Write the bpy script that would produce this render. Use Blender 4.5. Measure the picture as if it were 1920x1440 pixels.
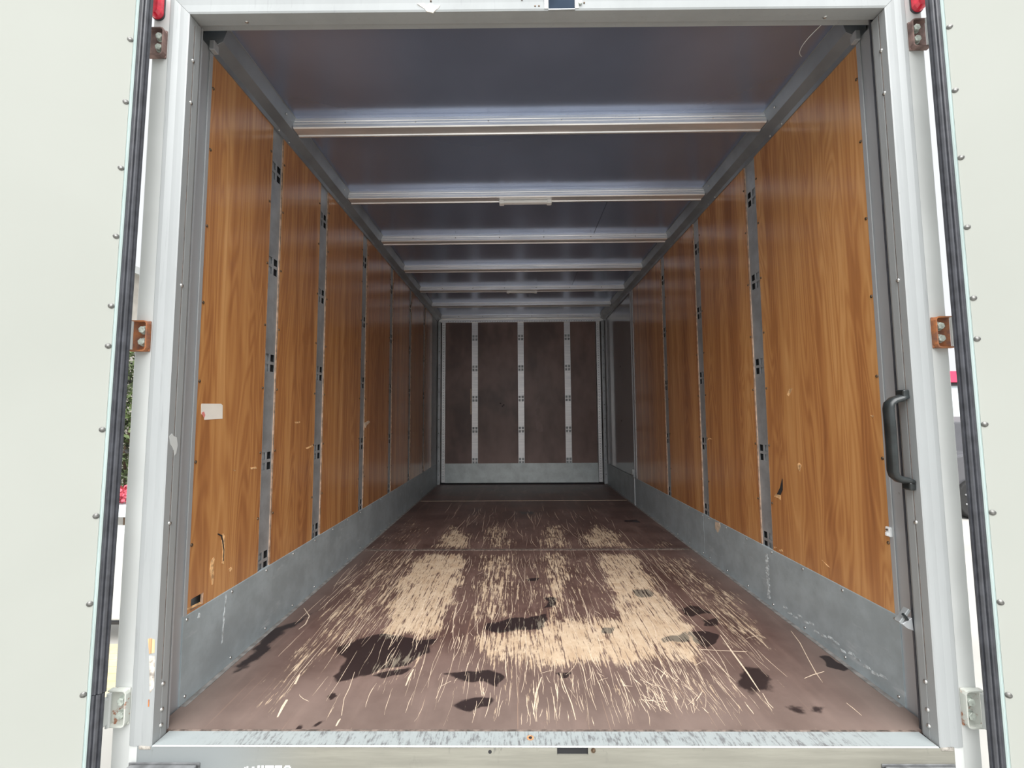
import bpy, math, random
import numpy as np
from mathutils import Vector, Matrix
rnd = random.Random(7)
PI = math.pi
for o in list(bpy.data.objects): bpy.data.objects.remove(o)
scene = bpy.context.scene
C = scene.collection

# ---------------------------------------------------------------- camera
F, YAW, PITCH, ROLL = 808.087, -0.01044, 0.07349, 0.00628
CX, CY, CZ = -0.05876, -1.3120, 0.84085
cam_d = bpy.data.cameras.new('camera'); cam = bpy.data.objects.new('camera', cam_d); C.objects.link(cam)
fwd = Vector((-math.sin(-YAW), math.cos(-YAW), 0))
fwd = Vector((math.sin(YAW), math.cos(YAW), 0))
right0 = Vector((math.cos(YAW), -math.sin(YAW), 0))
up0 = Vector((0, 0, 1))
f2 = fwd*math.cos(PITCH) + up0*math.sin(PITCH)
u2 = -fwd*math.sin(PITCH) + up0*math.cos(PITCH)
r3 = right0*math.cos(ROLL) - u2*math.sin(ROLL)
u3 = right0*math.sin(ROLL) + u2*math.cos(ROLL)
M = Matrix((r3, u3, -f2)).transposed().to_4x4(); M.translation = Vector((CX, CY, CZ))
cam.matrix_world = M
cam_d.sensor_width = 36; cam_d.lens = 36*F/1920; cam_d.clip_start = 0.02; cam_d.clip_end = 300
scene.camera = cam

# ---------------------------------------------------------------- sky, exposure
w = bpy.data.worlds.new('overcast_sky'); scene.world = w; w.use_nodes = True
nt = w.node_tree; nt.nodes.clear()
wo = nt.nodes.new('ShaderNodeOutputWorld'); bg = nt.nodes.new('ShaderNodeBackground')
tc = nt.nodes.new('ShaderNodeTexCoord'); sp = nt.nodes.new('ShaderNodeSeparateXYZ')
mr = nt.nodes.new('ShaderNodeMapRange'); mx = nt.nodes.new('ShaderNodeMix'); mx.data_type = 'RGBA'
nt.links.new(tc.outputs['Generated'], sp.inputs[0]); nt.links.new(sp.outputs['Z'], mr.inputs['Value'])
mr.inputs['From Min'].default_value = 0.0; mr.inputs['From Max'].default_value = 1.0
mx.inputs['A'].default_value = (0.93, 0.95, 0.98, 1); mx.inputs['B'].default_value = (1.0, 1.02, 1.04, 1)
nt.links.new(mr.outputs[0], mx.inputs['Factor']); nt.links.new(mx.outputs['Result'], bg.inputs['Color'])
bg.inputs['Strength'].default_value = .82
nt.links.new(bg.outputs[0], wo.inputs[0])
sun_d = bpy.data.lights.new('soft_sun', 'SUN'); sun_d.energy = 5.2; sun_d.angle = 1.2; sun_d.color = (1.0, 0.99, 0.975)
sun = bpy.data.objects.new('soft_sun', sun_d); C.objects.link(sun); sun.rotation_euler = (math.radians(38), 0, math.radians(1))
scene.view_settings.view_transform = 'Standard'; scene.view_settings.look = 'None'
scene.view_settings.gamma = 1; scene.view_settings.use_curve_mapping = False
scene.view_settings.exposure = 0.32

# ---------------------------------------------------------------- materials
class NT:
    def __init__(s, name):
        s.m = bpy.data.materials.new(name); s.m.use_nodes = True; s.t = s.m.node_tree
        s.b = s.t.nodes['Principled BSDF']; s.co = s.t.nodes.new('ShaderNodeTexCoord')
    def n(s, ty, **kw):
        x = s.t.nodes.new(ty)
        for k, v in kw.items(): setattr(x, k, v)
        return x
    def link(s, a, b): s.t.links.new(a, b)
    def math(s, op, a, b=None, c=None, clamp=False):
        x = s.n('ShaderNodeMath', operation=op, use_clamp=clamp)
        for i, v in enumerate((a, b, c)):
            if v is None: continue
            if isinstance(v, (int, float)): x.inputs[i].default_value = v
            else: s.link(v, x.inputs[i])
        return x.outputs[0]
    def noise(s, scale, stretch=(1, 1, 1), rot=(0, 0, 0), detail=3, rough=.55, dist=0, vec=None, loc=(0, 0, 0)):
        mp = s.n('ShaderNodeMapping'); mp.inputs['Scale'].default_value = stretch; mp.inputs['Rotation'].default_value = rot
        mp.inputs['Location'].default_value = loc
        s.link(vec or s.co.outputs['Object'], mp.inputs[0])
        x = s.n('ShaderNodeTexNoise'); s.link(mp.outputs[0], x.inputs['Vector'])
        x.inputs['Scale'].default_value = scale; x.inputs['Detail'].default_value = detail
        x.inputs['Roughness'].default_value = rough; x.inputs['Distortion'].default_value = dist
        return x.outputs['Fac']
    def step(s, v, a, b):
        x = s.n('ShaderNodeMapRange', interpolation_type='SMOOTHSTEP'); s.link(v, x.inputs['Value'])
        x.inputs['From Min'].default_value = a; x.inputs['From Max'].default_value = b
        return x.outputs[0]
    def mix(s, fac, a, b, mode='MIX'):
        x = s.n('ShaderNodeMix', data_type='RGBA', blend_type=mode)
        for k, v in (('Factor', fac), ('A', a), ('B', b)):
            if isinstance(v, tuple): x.inputs[k].default_value = v if len(v) == 4 else (*v, 1)
            elif isinstance(v, (int, float)): x.inputs[k].default_value = v
            else: s.link(v, x.inputs[k])
        return x.outputs['Result']
    def set(s, col=None, rough=None, metal=None, bump=None, bd=.002, spec=None):
        for k, v in (('Base Color', col), ('Roughness', rough), ('Metallic', metal), ('Specular IOR Level', spec)):
            if v is None: continue
            if isinstance(v, tuple): s.b.inputs[k].default_value = v if len(v) == 4 else (*v, 1)
            elif isinstance(v, (int, float)): s.b.inputs[k].default_value = v
            else: s.link(v, s.b.inputs[k])
        if bump is not None:
            x = s.n('ShaderNodeBump'); x.inputs['Distance'].default_value = bd; x.inputs['Strength'].default_value = .6
            s.link(bump, x.inputs['Height']); s.link(x.outputs[0], s.b.inputs['Normal'])
        return s.m
def coat(m, wt, ior, rough):
    b = m.node_tree.nodes['Principled BSDF']; b.inputs['Coat Weight'].default_value = wt; b.inputs['Coat IOR'].default_value = ior; b.inputs['Coat Roughness'].default_value = rough
    return m
def simple(name, col, rough=.5, metal=0., var=.12, scale=8., stretch=(1, 1, 1), bump=0., spec=None):
    t = NT(name); n = t.noise(scale, stretch)
    dark = tuple(c*(1-var*2) for c in col); light = tuple(min(1, c*(1+var)) for c in col)
    return t.set(t.mix(t.step(n, .3, .7), dark, light), rough, metal, n if bump else None, bump or .001, spec)

def wood_mat():
    t = NT('teak_laminate'); oi = t.n('ShaderNodeObjectInfo')
    off = t.n('ShaderNodeVectorMath', operation='ADD'); cmb = t.n('ShaderNodeCombineXYZ')
    t.link(t.math('MULTIPLY', oi.outputs['Random'], 37.), cmb.inputs[1]); t.link(t.math('MULTIPLY', oi.outputs['Random'], 11.), cmb.inputs[2])
    t.link(t.co.outputs['Object'], off.inputs[0]); t.link(cmb.outputs[0], off.inputs[1]); v = off.outputs[0]
    a = t.noise(1., (9, 9, .8), detail=2, rough=.45, dist=.9, vec=v)
    wv = t.n('ShaderNodeMath', operation='SINE'); t.link(t.math('MULTIPLY', a, 75.), wv.inputs[0])
    fine = t.noise(1., (70, 70, 1.6), detail=4, rough=.6, vec=v)
    broad = t.noise(1., (14, 14, .35), detail=1, vec=v)
    g = t.math('MULTIPLY_ADD', wv.outputs[0], .06, t.math('MULTIPLY_ADD', fine, .34, t.math('MULTIPLY_ADD', broad, .62, .12)))
    cr = t.n('ShaderNodeValToRGB'); t.link(g, cr.inputs[0])
    e = cr.color_ramp.elements
    e[0].position = .36; e[0].color = (.30, .115, .041, 1); e[1].position = .84; e[1].color = (.68, .36, .138, 1)
    x = e.new(.54); x.color = (.435, .183, .062, 1); x = e.new(.66); x.color = (.54, .252, .086, 1)
    return coat(t.set(cr.outputs[0], .5, 0, fine, .0004, .3), 1., 1.65, .2)

def galv(name, col=(.44, .47, .48), rough=.48, metal=.55, var=.14, smear=.35, axis='x'):
    t = NT(name)
    a = t.noise(9, detail=5, rough=.6); b = t.noise(45, detail=3)
    st = t.noise(1., (3, 3, 14) if axis != 'z' else (24, 24, 2), detail=4, rough=.7)
    base = t.mix(t.step(a, .3, .7), tuple(c*(1-var) for c in col), tuple(min(1, c*(1+var)) for c in col))
    base = t.mix(t.math('MULTIPLY', t.step(b, .5, .75), .25), base, tuple(c*.75 for c in col))
    base = t.mix(t.math('MULTIPLY', t.step(st, .60, .74), smear), base, (.70, .74, .75))
    return t.set(base, t.math('MULTIPLY_ADD', a, .3, rough-.15), metal, a, .0012)

def floor_mat():
    t = NT('worn_phenolic_floor')
    at = t.n('ShaderNodeAttribute', attribute_name='wear'); d = at.outputs['Fac']
    st = t.n('ShaderNodeAttribute', attribute_name='stain').outputs['Fac']
    n1 = t.noise(1., (75, 4.0, 1), detail=5, rough=.72, dist=.35)
    n2 = t.noise(1., (115, 5, 1), rot=(0, 0, .10), detail=5, rough=.75)
    n3 = t.noise(1., (17, 13, 1), detail=5, rough=.7)
    n4 = t.noise(1., (130, 16, 1), rot=(0, 0, -.06), detail=3, rough=.7)
    c = t.math('ADD', t.math('MULTIPLY', t.math('MAXIMUM', n1, t.math('SUBTRACT', n2, .02)), .62), t.math('ADD', t.math('MULTIPLY', n4, .28), t.math('MULTIPLY', n3, .10)))
    thr = t.math('MULTIPLY_ADD', d, -.21, .655)
    wear = t.math('MULTIPLY', t.math('SUBTRACT', c, thr), 28., clamp=True)
    # fine hair scratches everywhere
    h1 = t.noise(1., (190, 1.6, 1), rot=(0, 0, .05), detail=2, rough=.6, dist=.2)
    h2 = t.noise(1., (160, 2.0, 1), rot=(0, 0, -.35), detail=2, rough=.6)
    hair = t.math('MULTIPLY', t.math('ADD', t.step(h1, .66, .74), t.step(h2, .70, .78), clamp=True), t.math('MULTIPLY_ADD', d, .8, .22), clamp=True)
    n5 = t.math('MULTIPLY_ADD', t.noise(55, detail=4, rough=.7), .5, t.math('MULTIPLY', t.noise(13, detail=3), .5))
    m1 = t.noise(3.5, detail=5, rough=.65); m2 = t.noise(1, (14, 2.2, 1), detail=4)
    base = t.mix(t.step(m1, .3, .72), (.078, .043, .036), (.150, .094, .080))
    base = t.mix(t.math('MULTIPLY', t.step(m2, .5, .75), .45), base, (.23, .150, .125))
    du = t.n('ShaderNodeAttribute', attribute_name='dust').outputs['Fac']
    base = t.mix(t.math('MULTIPLY', du, t.math('MULTIPLY_ADD', m1, .5, .35)), base, (.24, .195, .17))
    base = t.mix(t.math('MULTIPLY', hair, .75), base, (.56, .37, .25))
    wc = t.mix(t.step(n3, .3, .75), (.46, .335, .225), (.60, .48, .35))
    col = t.mix(wear, base, wc)
    sm = t.step(t.math('MULTIPLY_ADD', n5, .9, st), .80, 1.08)
    dk = t.mix(wear, (.018, .012, .013), (.17, .15, .12))
    col = t.mix(t.math('MULTIPLY', sm, .93), col, dk)
    rg = t.math('SUBTRACT', t.math('MULTIPLY_ADD', m1, .25, .36), t.math('MULTIPLY', sm, .08))
    return t.set(col, rg, 0, t.math('SUBTRACT', m1, t.math('MULTIPLY', wear, .4)), .0008, .35)

def sill_mat():
    t = NT('scraped_sill_paint')
    s1 = t.noise(1., (130, 22, 1), rot=(0, 0, .6), detail=5, rough=.75); s2 = t.noise(30, detail=5, rough=.7)
    xs = t.n('ShaderNodeSeparateXYZ'); t.link(t.co.outputs['Object'], xs.inputs[0])
    edge = t.step(t.math('ABSOLUTE', xs.outputs[0]), .95, .75)
    f = t.math('MULTIPLY', t.math('MULTIPLY', t.step(t.math('MULTIPLY_ADD', s2, .4, t.math('MULTIPLY', s1, .6)), .48, .60), .8), edge)
    return t.set(t.mix(f, (.36, .40, .405), (.13, .13, .135)), .5, .1, s2, .001)

def beam_front_mat():
    t = NT('grimy_cream_paint')
    a = t.noise(1., (2, 2, 26), detail=5, rough=.7); b = t.noise(1., (22, 22, 9), detail=5, rough=.75)
    xs = t.n('ShaderNodeSeparateXYZ'); t.link(t.co.outputs['Object'], xs.inputs[0])
    g = t.step(xs.outputs[0], -.55, -.85)
    c = t.mix(t.step(a, .35, .7), (.20, .195, .165), (.265, .26, .22))
    c = t.mix(g, c, (.21, .23, .235))
    top = t.step(xs.outputs[2], -.022, -.004)
    c = t.mix(t.math('MULTIPLY', t.step(b, .58, .68), t.math('MULTIPLY_ADD', top, .7, .12)), c, (.10, .10, .09))
    return t.set(c, .5, 0, b, .0006)

def alu_mat(name, col=(.375, .395, .40), rough=.50, metal=.2):
    t = NT(name)
    a = t.noise(1., (5, 5, 1.2), detail=4, rough=.7); b = t.noise(1., (80, 80, 4), detail=4, rough=.7); c2 = t.noise(14, detail=5, rough=.8)
    c = t.mix(t.step(a, .3, .7), tuple(x*.9 for x in col), col)
    c = t.mix(t.math('MULTIPLY', t.step(b, .60, .72), .35), c, tuple(x*.6 for x in col))
    c = t.mix(t.math('MULTIPLY', t.step(c2, .69, .73), .5), c, (.25, .25, .24))
    return t.set(c, rough, metal, b, .0003)

def door_skin_mat():
    t = NT('door_skin_grp'); a = t.noise(1.3, detail=3); b = t.noise(1., (5, 5, 22), rot=(0, .5, 0), detail=5, rough=.75)
    c = t.mix(t.step(a, .3, .7), (.36, .375, .345), (.385, .40, .37))
    c = t.mix(t.math('MULTIPLY', t.step(b, .70, .76), .45), c, (.42, .41, .36))
    return t.set(c, .75, 0, a, .0006, .25)

def rust_mat():
    t = NT('rusty_steel'); a = t.noise(30, detail=5, rough=.7)
    c = t.mix(t.step(a, .35, .65), (.50, .19, .07), (.22, .11, .08))
    return t.set(c, .75, .1, a, .0008)
def rust_white_mat():
    t = NT('chipped_white_bracket'); a = t.noise(22, detail=5, rough=.7)
    c = t.mix(t.step(a, .55, .63), (.60, .62, .57), (.36, .16, .09))
    return t.set(c, .6, 0, a, .0008)

MAT = dict(
    wood=wood_mat(), floor=floor_mat(), sill=sill_mat(), beamfront=beam_front_mat(),
    galv=galv('galvanised_steel'), rail=galv('galvanised_rail', (.50, .53, .55), .42, .6, .16, .15, 'z'),
    kick=galv('galvanised_kick_plate', (.39, .45, .475), .5, .2, .12, .45), alu=alu_mat('anodised_aluminium'),
    alu_in=alu_mat('dull_aluminium', (.52, .54, .56), .42, .4),
    cant=simple('coved_rail_aluminium', (.34, .37, .40), .38, .6, .1, 5),
    beam=simple('roof_beam_aluminium', (.93, .95, .97), .40, .75, .08, 20, (.2, 1, 6)),
    white=simple('white_body_paint', (.58, .60, .59), .35, 0, .05, 3),
    ceil=simple('glossy_ceiling_sheet', (.38, .45, .62), .24, .72, .05, 2.0),
    edge=simple('raw_ply_edge', (.66, .45, .32), .7, 0, .2, 40),
    chip=simple('bare_ply_chip', (.86, .50, .24), .8, 0, .25, 60),
    chipw=simple('pale_torn_paper', (.66, .53, .40), .8, 0, .1, 60),
    rubber=simple('black_rubber', (.055, .058, .068), .36, 0, .15, 30, spec=.6),
    teal=simple('pale_green_edge_trim', (.50, .60, .585), .3, .1, .05, 5),
    skin=door_skin_mat(), screw=simple('zinc_screw', (.62, .62, .60), .3, .85, .2, 200),
    dkscrew=simple('tarnished_screw', (.16, .11, .07), .5, .5, .3, 200),
    dark=simple('dark_cavity', (.02, .02, .022), .8, 0, .1, 5),
    rust=rust_mat(), rustw=rust_white_mat(), bolt=simple('pale_hex_bolt', (.55, .60, .54), .45, .2, .2, 80),
    red=simple('red_lens', (.80, .015, .05), .12, 0, .12, 60, spec=.8), clear=simple('pale_reflector', (.85, .45, .42), .15, 0, .05, 50),  # the pale pink is the lens highlight put into colour
    black=simple('black_plastic', (.022, .027, .028), .33, 0, .2, 20, spec=.6),
    bumper=simple('scuffed_black_rubber', (.17, .175, .18), .38, 0, .35, 12, (1, 1, 3), .002),
    paper=simple('white_sticker', (.86, .82, .74), .6, 0, .03, 10), lamp=simple('white_lamp_plastic', (.86, .88, .88), .3, 0, .02, 5),
    brown=coat(simple('brown_ply_lining', (.250, .165, .145), .5, 0, .22, 3.0, (1, 1, .6)), .6, 1.5, .3),
    grey=simple('glossy_grey_door_sheet', (.30, .31, .32), .10, .2, .03, 2, spec=.8),
    seam=simple('dirt_in_joint', (.17, .13, .11), .9, 0, .3, 60), ground=simple('pale_concrete_yard', (.45, .44, .41), .85, 0, .08, .8),
    leaf=simple('hedge_leaf', (.10, .14, .05), .6, 0, .5, 3), brick=simple('orange_brick', (.46, .22, .13), .85, 0, .25, 3),
    mortar=simple('mortar', (.50, .47, .42), .9, 0, .1, 3), tile=simple('yellow_tile', (.72, .60, .36), .7, 0, .1, 6),
    redp=simple('red_fascia', (.80, .05, .12), .4, 0, .05, 2), wallp=simple('pale_blue_wall', (.66, .74, .78), .6, 0, .05, 2),
    carp=simple('grey_car_paint', (.12, .12, .13), .25, .3, .05, 2), glass=simple('dark_car_glass', (.03, .035, .04), .08, 0, .05, 2, spec=.8),
    tyre=simple('tyre_rubber', (.02, .02, .02), .8, 0, .1, 9), alloy=simple('wheel_alloy', (.75, .75, .76), .3, .5, .05, 9),
)

# ---------------------------------------------------------------- mesh helpers
class MB:
    def __init__(s): s.v = []; s.f = []; s.mi = []
    def add(s, vs, fs, m=0):
        b = len(s.v); s.v += [tuple(p) for p in vs]; s.f += [tuple(b+i for i in f) for f in fs]; s.mi += [m]*len(fs); return s
    def box(s, x0, x1, y0, y1, z0, z1, m=0):
        vs = [(x, y, z) for x in (x0, x1) for y in (y0, y1) for z in (z0, z1)]
        return s.add(vs, [(0, 1, 3, 2), (4, 6, 7, 5), (0, 4, 5, 1), (2, 3, 7, 6), (0, 2, 6, 4), (1, 5, 7, 3)], m)
    def loft(s, a, b, m=0, caps=True):
        n = len(a); fs = [(i, (i+1) % n, n+(i+1) % n, n+i) for i in range(n)]
        if caps: fs += [tuple(range(n))[::-1], tuple(range(n, 2*n))]
        return s.add(list(a)+list(b), fs, m)
    def prism(s, poly, axis, a, b, m=0):
        def P(p, t):
            return (t, p[0], p[1]) if axis == 0 else (p[0], t, p[1]) if axis == 1 else (p[0], p[1], t)
        return s.loft([P(p, a) for p in poly], [P(p, b) for p in poly], m)
    def cyl(s, c, d, r, h, n=12, r2=None, m=0):
        d = Vector(d).normalized(); u = d.orthogonal().normalized(); v = d.cross(u); c = Vector(c); r2 = r if r2 is None else r2
        A = [c+(u*math.cos(2*PI*i/n)+v*math.sin(2*PI*i/n))*r for i in range(n)]
        B = [c+d*h+(u*math.cos(2*PI*i/n)+v*math.sin(2*PI*i/n))*r2 for i in range(n)]
        return s.loft(A, B, m)
    def dome(s, c, d, r, h, n=10, m=0):
        d = Vector(d).normalized(); u = d.orthogonal().normalized(); v = d.cross(u); c = Vector(c)
        rings = [(1, 0), (.92, .45), (.6, .85), (.15, 1.0)]
        vs = []
        for k, (rr, hh) in enumerate(rings):
            vs += [c+(u*math.cos(2*PI*i/n)+v*math.sin(2*PI*i/n))*r*rr+d*h*hh for i in range(n)]
        fs = [(k*n+i, k*n+(i+1) % n, (k+1)*n+(i+1) % n, (k+1)*n+i) for k in range(3) for i in range(n)]
        fs.append(tuple(3*n+i for i in range(n)))
        return s.add(vs, fs, m)
    def tube(s, pts, rx, n=8, ry=None, upv=(0, 0, 1), m=0):
        ry = ry or rx; pts = [Vector(p) for p in pts]; rings = []
        for i, p in enumerate(pts):
            t = (pts[min(i+1, len(pts)-1)]-pts[max(i-1, 0)]).normalized()
            a = Vector(upv); a = (a-t*a.dot(t)).normalized(); b = t.cross(a)
            rings.append([p+a*math.cos(2*PI*k/n)*rx+b*math.sin(2*PI*k/n)*ry for k in range(n)])
        vs = [q for r in rings for q in r]
        fs = [(k*n+i, k*n+(i+1) % n, (k+1)*n+(i+1) % n, (k+1)*n+i) for k in range(len(pts)-1) for i in range(n)]
        fs += [tuple(range(n))[::-1], tuple((len(pts)-1)*n+i for i in range(n))]
        return s.add(vs, fs, m)
    def mesh(s, name, mats, smooth=False):
        me = bpy.data.meshes.new(name); me.from_pydata(s.v, [], s.f)
        for q in (mats if isinstance(mats, (list, tuple)) else [mats]): me.materials.append(q)
        me.polygons.foreach_set('material_index', s.mi)
        import bmesh
        bm = bmesh.new(); bm.from_mesh(me); bmesh.ops.recalc_face_normals(bm, faces=bm.faces); bm.to_mesh(me); bm.free()
        if smooth: me.polygons.foreach_set('use_smooth', [True]*len(me.polygons))
        return me
    def build(s, name, mats, parent=None, bevel=0, smooth=False, **kw):
        o = bpy.data.objects.new(name, s.mesh(name, mats, smooth)); C.objects.link(o)
        if parent is not None: o.parent = parent; o.matrix_parent_inverse = Matrix.Identity(4)
        if bevel:
            b = o.modifiers.new('bevel', 'BEVEL'); b.width = bevel; b.segments = 2; b.limit_method = 'ANGLE'
        for k, v in kw.items(): o[k] = v
        return o
def place(name, me, parent=None, mat=None, loc=(0, 0, 0), **kw):
    o = bpy.data.objects.new(name, me); C.objects.link(o)
    if mat is not None: o.matrix_basis = mat
    else: o.location = loc
    if parent is not None: o.parent = parent; o.matrix_parent_inverse = Matrix.Identity(4)
    for k, v in kw.items(): o[k] = v
    return o
def empty(name, loc, label, cat, group=None):
    o = bpy.data.objects.new(name, None); C.objects.link(o); o.location = loc; o['label'] = label; o['category'] = cat
    o.empty_display_size = .05
    if group: o['group'] = group
    return o
def struct(o, label=None):
    o['kind'] = 'structure'
    if label: o['label'] = label
    return o
def wallchip(poly, x, sgn, name, parent, mat, th=.0012, **kw):
    """thin raised flake on a side wall; poly in (Y, Z); sgn = +1 if the wall face looks along +X"""
    m = MB(); m.loft([(x, p[0], p[1]) for p in poly], [(x+sgn*th, p[0], p[1]) for p in poly]); return m.build(name, mat, parent, **kw)

L = 4.10; H = 2.11; RW = 1.05
S = {-1: 'left', 1: 'right'}

# ---------------------------------------------------------------- shell of the cargo box
walls = {}
for s in (-1, 1):
    m = MB(); a, b = sorted((s*1.10, s*1.085)); m.box(a, b, -.09, L+.06, -.10, 2.20)
    walls[s] = struct(m.build('wall_'+S[s], MAT['white']), 'white outer skin of the box on the %s side, lined inside with teak laminate panels' % S[s])
m = MB(); m.box(-1.085, 1.085, L+.035, L+.06, -.10, 2.20)
wback = struct(m.build('wall_back', MAT['white']), 'far bulkhead of the box with brown lining and three perforated rails')
m = MB(); m.box(-1.085, 1.085, -.05, L+.035, 2.112, 2.16)
ceil = struct(m.build('ceiling', MAT['ceil']), 'dark glossy ceiling sheet crossed by aluminium beams')
m = MB(); m.box(-1.085, 1.085, -.088, L+.035, -.08, -.020)
floor = struct(m.build('floor', MAT['galv']), 'scratched brown phenolic plywood floor')

# ---------------------------------------------------------------- floor sheets
def polydist(P, poly):
    """signed distance (negative inside) from points to polygon"""
    poly = np.array(poly); n = len(poly); d = np.full(len(P), 1e9); ins = np.zeros(len(P), bool)
    for i in range(n):
        a = poly[i]; b = poly[(i+1) % n]; ab = b-a; t = np.clip(((P-a)@ab)/(ab@ab+1e-12), 0, 1)
        q = a+t[:, None]*ab; d = np.minimum(d, np.hypot(*(P-q).T))
        c = ((a[1] > P[:, 1]) != (b[1] > P[:, 1])); 
        xx = (b[0]-a[0])*(P[:, 1]-a[1])/(b[1]-a[1]+1e-12)+a[0]
        ins ^= c & (P[:, 0] < xx)
    return np.where(ins, -d, d)
WEAR = [  # polygon on the floor (X, Y), density, softness across
    ([(-0.644,1.398),(-0.381,1.395),(-0.346,0.883),(-0.363,0.595),(-0.365,0.406),(-0.582,0.395),(-0.615,0.595),(-0.656,0.953)], .93, .03),
    ([(-0.956,1.330),(-0.630,1.377),(-0.574,0.819),(-0.633,0.457),(-0.808,0.376),(-0.884,0.760)], .60, .06),
    ([(-0.860,0.702),(-0.714,0.701),(-0.743,0.319),(-0.786,0.172),(-0.749,-0.021),(-0.789,-0.032),(-0.873,0.234)], .60, .05),
    ([(-0.547,0.284),(-0.387,0.294),(-0.390,0.221),(-0.554,0.166)], .80, .03),
    ([(-0.613,1.377),(-0.272,1.374),(-0.240,0.546),(-0.371,0.415)], .30, .05),
    ([(-0.273,1.394),(-0.087,1.392),(-0.095,0.522),(-0.259,0.522)], .70, .04),
    ([(0.103,1.411),(0.241,1.410),(0.154,0.698),(0.093,0.545),(0.082,0.698)], .76, .03),
    ([(-0.126,1.372),(0.439,1.367),(0.306,0.413),(-0.124,0.414)], .46, .05),
    ([(0.433,1.388),(0.653,1.386),(0.634,1.057),(0.613,0.591),(0.588,0.354),(0.343,0.355),(0.383,0.814)], .90, .03),
    ([(-0.227,0.414),(0.001,0.455),(0.025,0.522),(0.401,0.544),(0.612,0.413),(0.577,0.217),(0.339,0.233),(0.009,0.208),(-0.182,0.233)], .88, .035),
    ([(0.024,0.490),(0.241,0.507),(0.391,0.592),(0.625,0.497),(0.571,0.413),(0.017,0.355)], .92, .03),
    ([(0.005,0.318),(0.328,0.336),(0.341,0.239),(0.010,0.227)], 1.0, .03),
    ([(0.352,0.521),(0.640,0.642),(0.594,0.393),(0.337,0.374)], 1.0, .03),
    ([(-0.228,0.233),(0.611,0.233),(0.569,-0.052),(-0.226,-0.053)], .36, .06),
    ([(0.721,1.345),(0.959,1.343),(0.909,0.590),(0.860,0.317),(0.726,0.317),(0.726,0.752)], .62, .06),
    ([(0.875,0.812),(0.970,0.799),(0.876,0.412),(0.815,0.412)], .68, .03),
    ([(0.462,0.171),(0.618,0.101),(0.586,-0.020),(0.467,-0.052),(0.380,-0.009)], .48, .05),
    ([(-0.599,1.504),(-0.367,1.502),(-0.393,1.743),(-0.554,2.081),(-0.597,1.745)], .90, .05),
    ([(-0.282,1.501),(-0.088,1.499),(-0.150,2.075),(-0.286,2.077)], .70, .06),
    ([(0.075,1.497),(0.284,1.495),(0.267,2.069),(0.145,2.071)], .76, .06),
    ([(0.362,1.494),(0.648,1.491),(0.665,1.770),(0.552,2.065),(0.387,1.773)], .86, .05),
    ([(0.782,1.490),(0.949,1.488),(0.904,1.767)], .60, .05),
    ([(-1.017,1.508),(-0.743,1.505),(-0.761,2.083),(-0.952,2.549)], .46, .06),
    ([(-0.543,1.537),(0.690,1.524),(0.629,2.742),(-0.655,2.767)], .27, .1),
    ([(-0.787,-0.010),(0.744,-0.008),(0.998,1.362),(-0.973,1.380)], .27, .12),
]
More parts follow.
